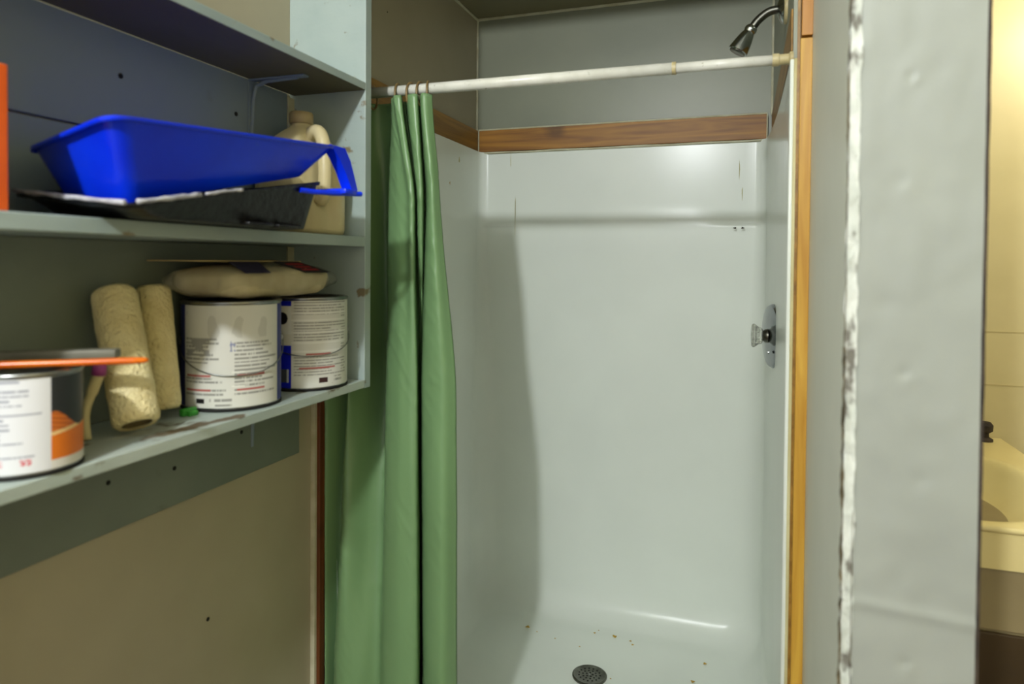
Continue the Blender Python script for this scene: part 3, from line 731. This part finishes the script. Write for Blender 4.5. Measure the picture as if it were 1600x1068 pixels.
# green clip
tag(link('clip', bx(box(-.882, -.872, .886, .916, ZS+.0002, ZS+.0125, .002), -.872, -.864, .892, .910, ZS+.0002, ZS+.008, .001), 'green_clip', None, (-.875, .9, ZS), 'auto'),
    'small green plastic clip lying at the foot of the white-labelled can', 'clip')

# ------------------------------------------------------------------ wrapped bundle on the cans
WO = (-.885, 1.075, ZS+.19)
wrap = thing('wrapped_bundle', 'folded cream cloth in clear plastic bag lying on two paint cans', 'package', WO)
def pillow(x0, x1, y0, y1, z0, z1, px=3.0, pz=2.2, amp=.006, nu=60, nv=26, seed=0, tails=False):
    bm = bmesh.new(); cx, cy, cz = (x0+x1)/2, (y0+y1)/2, (z0+z1)/2; rx, ry, rz = (x1-x0)/2, (y1-y0)/2, (z1-z0)/2
    sp = lambda v, e: math.copysign(abs(v)**(2/e), v); rows = []
    for j in range(nv+1):
        ph = -PI/2 + PI*j/nv; row = []
        for i in range(nu):
            th = 2*PI*i/nu
            x = rx*sp(math.cos(ph), pz)*sp(math.cos(th), px); y = ry*sp(math.cos(ph), pz)*sp(math.sin(th), px); z = rz*sp(math.sin(ph), pz)
            n_ = noise.noise(Vector((x*26+seed, y*26, z*26))) + .5*noise.noise(Vector((x*70+seed, y*70, z*60)))
            q = Vector((x, y, z)); q += q.normalized()*amp*n_
            if z < 0: q.z = max(q.z, -rz)
            row.append(bm.verts.new((cx+q.x, cy+q.y, cz+q.z)))
        rows.append(row)
    for A, B in zip(rows, rows[1:]):
        for i in range(nu): bm.faces.new((A[i], A[(i+1) % nu], B[(i+1) % nu], B[i]))
    bmesh.ops.remove_doubles(bm, verts=bm.verts, dist=1e-4)
    return bm
ZW = WO[2]
link('folded_cloth', pillow(-.966, -.800, .925, 1.225, ZW+.001, ZW+.060, 5, 3.4, .007), 'cloth', wrap, WO, True)
link('plastic_bag', pillow(-.957, -.790, .868, 1.288, ZW+.0005, ZW+.067, 2.4, 2.0, .010, seed=5), 'film', wrap, WO, True)
link('card_insert', box(-.965, -.85, .90, 1.17, ZW+.0675, ZW+.0695, .0005), 'card', wrap, WO)
lb = link('printed_label', slab([(-.842, 1.075, ZW+.0675), (-.792, 1.105, ZW+.047), (-.792, 1.185, ZW+.047), (-.842, 1.150, ZW+.0675)], .001), 'label_dark', wrap, WO)
for k in range(3):
    f = .2+.25*k; x = -.842+.05*f; z = ZW+.0675-.0205*f+.0013
    link('red_print', slab([(x, 1.088+.03*f, z), (x+.007, 1.090+.03*f, z-.0028), (x+.007, 1.140+.03*f, z-.0028), (x, 1.138+.03*f, z)], .0004), 'label_red', lb, WO)
link('navy_label', slab([(-.842, .955, ZW+.067), (-.797, .945, ZW+.048), (-.797, 1.01, ZW+.048), (-.842, 1.03, ZW+.067)], .001), 'label_navy', wrap, WO)

# ------------------------------------------------------------------ trays on the middle shelf
ZM = .0537
def tray(name, label, rim, floor_, well_t, mat_, origin, lip=.008, feet=True, thick=.0022):
    """rim: four corners FL, FR, BR, BL; floor_: matching four bottom corners; skin is solidified"""
    t = thing(name, label, 'paint tray', origin)
    bm = bmesh.new()
    def rr_(c4_, rad, n=5):
        out = []
        for i in range(4):
            p = Vector(c4_[i]); a = Vector(c4_[i-1]); b = Vector(c4_[(i+1) % 4])
            p0 = p + (a-p).normalized()*rad; p1 = p + (b-p).normalized()*rad
            for k in range(n+1):
                s = k/n; out.append((1-s)**2*p0 + 2*s*(1-s)*p + s*s*p1)
        return out
    cen = sum((Vector(p) for p in rim), Vector())/4
    outer = [p + (p-cen).normalized()*lip for p in rr_(rim, .03)]
    R0 = [p - Vector((0, 0, .006)) for p in outer]; R1 = outer; R2 = rr_(rim, .026)
    Bt = rr_(floor_, .02)
    mids = [[a.lerp(b, f) for a, b in zip(R2, Bt)] for f in (.12, .35, .6, .82, .95)]
    cb = sum((Vector(p) for p in floor_), Vector())/4
    loops = [R0, R1, R2] + mids + [Bt] + [[p.lerp(cb, f) for p in Bt] for f in (.25, .6)]
    V = [[bm.verts.new(p) for p in L_] for L_ in loops]; n = len(V[0])
    for A, B in zip(V, V[1:]):
        for i in range(n): bm.faces.new((A[i], A[(i+1) % n], B[(i+1) % n], B[i]))
    bm.faces.new(V[-1])
    o = link('tray_body', bm, mat_, t, origin, 'auto')
    s = o.modifiers.new('thick', 'SOLIDIFY'); s.thickness = thick
    return t, o
# black tray: deep well to the right, shallow end to the left
KB = (-.80, .80, ZM)
tb, tbo = tray('black_paint_tray', 'black plastic roller tray holding the blue tray, its rim flecked with paint and white highlight',
     [(-.718, .640, .068), (-.700, 1.020, .139), (-.900, 1.090, .140), (-.945, .665, .092)],
     [(-.742, .700, .0570), (-.715, 1.000, .0568), (-.885, 1.05, .0568), (-.915, .71, .0575)], .5, 'black_plastic', KB)
bmf = bmesh.new()
for (x, y) in ((-.722, .88), (-.722, .95)): bx(bmf, x-.012, x+.012, y-.03, y+.03, ZM-.001+.001, ZM+.006, .003)
link('foot_rib', bmf, 'black_plastic', tb, KB, 'auto')
# dried paint along the rim, its white doubling as the rim highlight
for (a, b, r) in (((-.712, .632, .0685), (-.935, .656, .0915), .0032), ((-.711, .650, .0715), (-.708, .750, .090), .0034), ((-.708, .76, .092), (-.706, .83, .105), .0024)):
    P = [Vector(a).lerp(Vector(b), k/10) + Vector((0, 0, .0015*noise.noise(Vector((k*1.7, a[1]*9, 0))))) for k in range(11)]
    link('dried_paint_highlight', tube(bmesh.new(), P, [r*(.7+.5*random.random()) for _ in P], 8), 'scum_highlight', tb, KB, True)

KU = (-.80, .80, .066)
tu, tuo = tray('blue_paint_tray', 'bright blue plastic roller tray nested in the black tray', 
     [(-.705, .608, .170), (-.674, 1.030, .200), (-.895, 1.075, .200), (-.925, .672, .150)],
     [(-.745, .665, .0735), (-.712, .985, .146), (-.860, 1.01, .146), (-.890, .700, .0735)], .5, 'blue', KU)
bmL = bmesh.new()
def band(bm, P, W):
    """flat strap: centre points and half widths, 4 mm thick"""
    rows = []
    for (x, y, z), w_ in zip(P, W):
        rows.append([bm.verts.new((x+dx, y+dy, z)) for dx, dy in ((0, -w_), (0, w_), (-.02, w_), (-.02, -w_))])
    for A, B in zip(rows, rows[1:]):
        for k in range(4): bm.faces.new((A[k], A[(k+1) % 4], B[(k+1) % 4], B[k]))
    bm.faces.new(rows[0]); bm.faces.new(rows[-1])
band(bmL, [(-.672, 1.030, .200), (-.670, 1.048, .180), (-.668, 1.062, .155), (-.666, 1.074, .128)], [.022, .018, .013, .010])
bx(bmL, -.715, -.660, 1.035, 1.075, .118, .128, .003)
tube(bmL, [(-.660, 1.085, .122), (-.690, .985, .117), (-.70, .960, .118)], .0045, 8)
link('tray_leg', bmL, 'blue', tu, KU, 'auto')

# jug
def jug():
    J = (-.888, 1.222, ZM); KX, KZ = 1.10, 1.09; t = thing('plastic_jug', 'beige plastic gallon jug with handle behind the paint trays', 'jug', J)
    bm = bmesh.new(); n = 48; rows = []
    prof = [(.060, .0), (.068, .004), (.070, .012), (.070, .10), (.069, .135), (.064, .160), (.052, .182), (.036, .198), (.022, .207), (.018, .212), (.018, .226)]
    for r, h in prof:
        row = []
        for k in range(n):
            th = 2*PI*k/n; e = 4.0 if h < .15 else (2.6 if h < .19 else 2)
            rad = r/((abs(math.cos(th))**e + abs(math.sin(th))**e)**(1/e))
            x = rad*math.cos(th); y = rad*math.sin(th)
            # hollow behind the handle
            d = math.cos(th+.35)
            if d > .75 and .075 < h < .19: 
                s = sm((d-.75)/.2)*sm((h-.075)/.03)*sm((.2-h)/.02); x *= 1-.42*s; y *= 1-.42*s
            row.append(bm.verts.new((J[0]+x*KX, J[1]+y*KX, J[2]+h*KZ)))
        rows.append(row)
    for A, B in zip(rows, rows[1:]):
        for k in range(n): bm.faces.new((A[k], A[(k+1) % n], B[(k+1) % n], B[k]))
    bm.faces.new(rows[0]); bm.faces.new(rows[-1])
    link('jug_body', bm, 'jug', t, J, True)
    dx, dy = math.cos(-.35), math.sin(-.35)
    P = [(.022, .188), (.040, .196), (.058, .192), (.070, .172), (.075, .140), (.076, .105), (.072, .075), (.062, .062)]
    link('handle', tube(bmesh.new(), arc_path([(J[0]+dx*r*KX, J[1]+dy*r*KX, J[2]+h*KZ) for r, h in P], 5), .0140, 14), 'jug', t, J, True)
    link('cap', lathe(bmesh.new(), [(.023, .234), (.025, .237), (.025, .254), (.023, .258), (0, .258)], J, n=36, cap=(True, False)), 'jug_cap', t, J, 'auto')
jug()
# orange box at the far left of the middle shelf
tag(link('cardboard_box', box(-.95, -.80, .36, .556, ZM, ZM+.168, .002), 'orange_box', None, (-.87, .46, ZM)), 'orange box at the left edge of the middle shelf', 'box')

# screws in boards (holes seen as dark dots)
for (y, z) in ((.854, .300), (1.122, .294), (.839, -.043)): screw(y, z, XB)
for (y, z) in ((.825, -.360), (1.133, -.350), (.96, -.375)): screw(y, z, XB+.004, .004)
link('nail_hole', lathe(bmesh.new(), [(.0042, -.001), (.0042, .0006), (0, .0008)], (XL, 1.058, -.701), (1, 0, 0), 12, (True, False)), 'dark', wl)
link('nail_hole', lathe(bmesh.new(), [(.0022, -.001), (.0022, .0006), (0, .0008)], (XL, 1.753, .718), (1, 0, 0), 12, (True, False)), 'dark', wl)

# ------------------------------------------------------------------ vanity in the wash room
NO = (.5, 1.9, ZF)
van = thing('vanity', 'cream vanity cabinet with moulded sink top in the yellow-lit washroom', 'vanity', NO)
ctz = -.50; X0, X1, Y0, Y1 = .268, .715, 1.52, 2.328
def counter():
    bm = bmesh.new(); nx, ny = 44, 60; g = []
    cx, cy, ax, ay = .44, 1.85, .205, .30
    for j in range(ny+1):
        y = Y0+(Y1-Y0)*j/ny; row = []
        for i in range(nx+1):
            x = X0+(X1-X0)*i/nx; q = math.sqrt(((x-cx)/ax)**2+((y-cy)/ay)**2)
            z = ctz
            if q < 1: z -= .11*(1-q**2.4)
            z += .007*math.exp(-((q-1.06)/.07)**2)
            row.append(bm.verts.new((x, y, z)))
        g.append(row)
    for A, B in zip(g, g[1:]):
        for i in range(nx): bm.faces.new((A[i], A[i+1], B[i+1], B[i]))
    # front fascia and sides
    for line in ([r[0] for r in g], [r[-1] for r in g], g[0], g[-1]):
        low = [bm.verts.new((v.co.x, v.co.y, ctz-.078)) for v in line]
        for k in range(len(line)-1): bm.faces.new((line[k], line[k+1], low[k+1], low[k]))
    return bm
link('sink_top', counter(), 'vanity', van, NO, 'auto')
link('cabinet_body', box(X0, X1-.01, Y0+.012, Y1, -1.30, ctz-.07, .002), 'cabinet', van, NO)
link('cabinet_panel', box(X0+.0, X1-.012, Y0+.006, Y0+.012, ctz-.198, ctz-.079, .002), 'cabinet', van, NO)
link('cabinet_door', box(X0+.0, X1-.012, Y0+.004, Y0+.0118, -1.29, ctz-.203, .003), 'cabinet_dark', van, NO)
link('toe_kick', box(X0, X1-.02, Y0+.06, Y1, ZF, -1.30), 'cabinet_dark', van, NO)
link('front_lip', tube(bmesh.new(), [(X0, Y0-.001, ctz-.001), (X1, Y0-.001, ctz-.001)], .006, 10), 'vanity', van, NO, True)
FO = (.660, 2.28, ctz)
fo = thing('faucet', 'dark round faucet knob at the back of the washroom sink', 'faucet', FO)
link('base', lathe(bmesh.new(), [(.022, 0), (.022, .006), (.012, .012), (.011, .026)], FO, n=24), 'edge_dark', fo, FO, 'auto')
link('knob', lathe(bmesh.new(), [(.014, .024), (.021, .030), (.022, .046), (.016, .054), (0, .055)], FO, n=20, cap=(True, False)), 'edge_dark', fo, FO, 'auto')
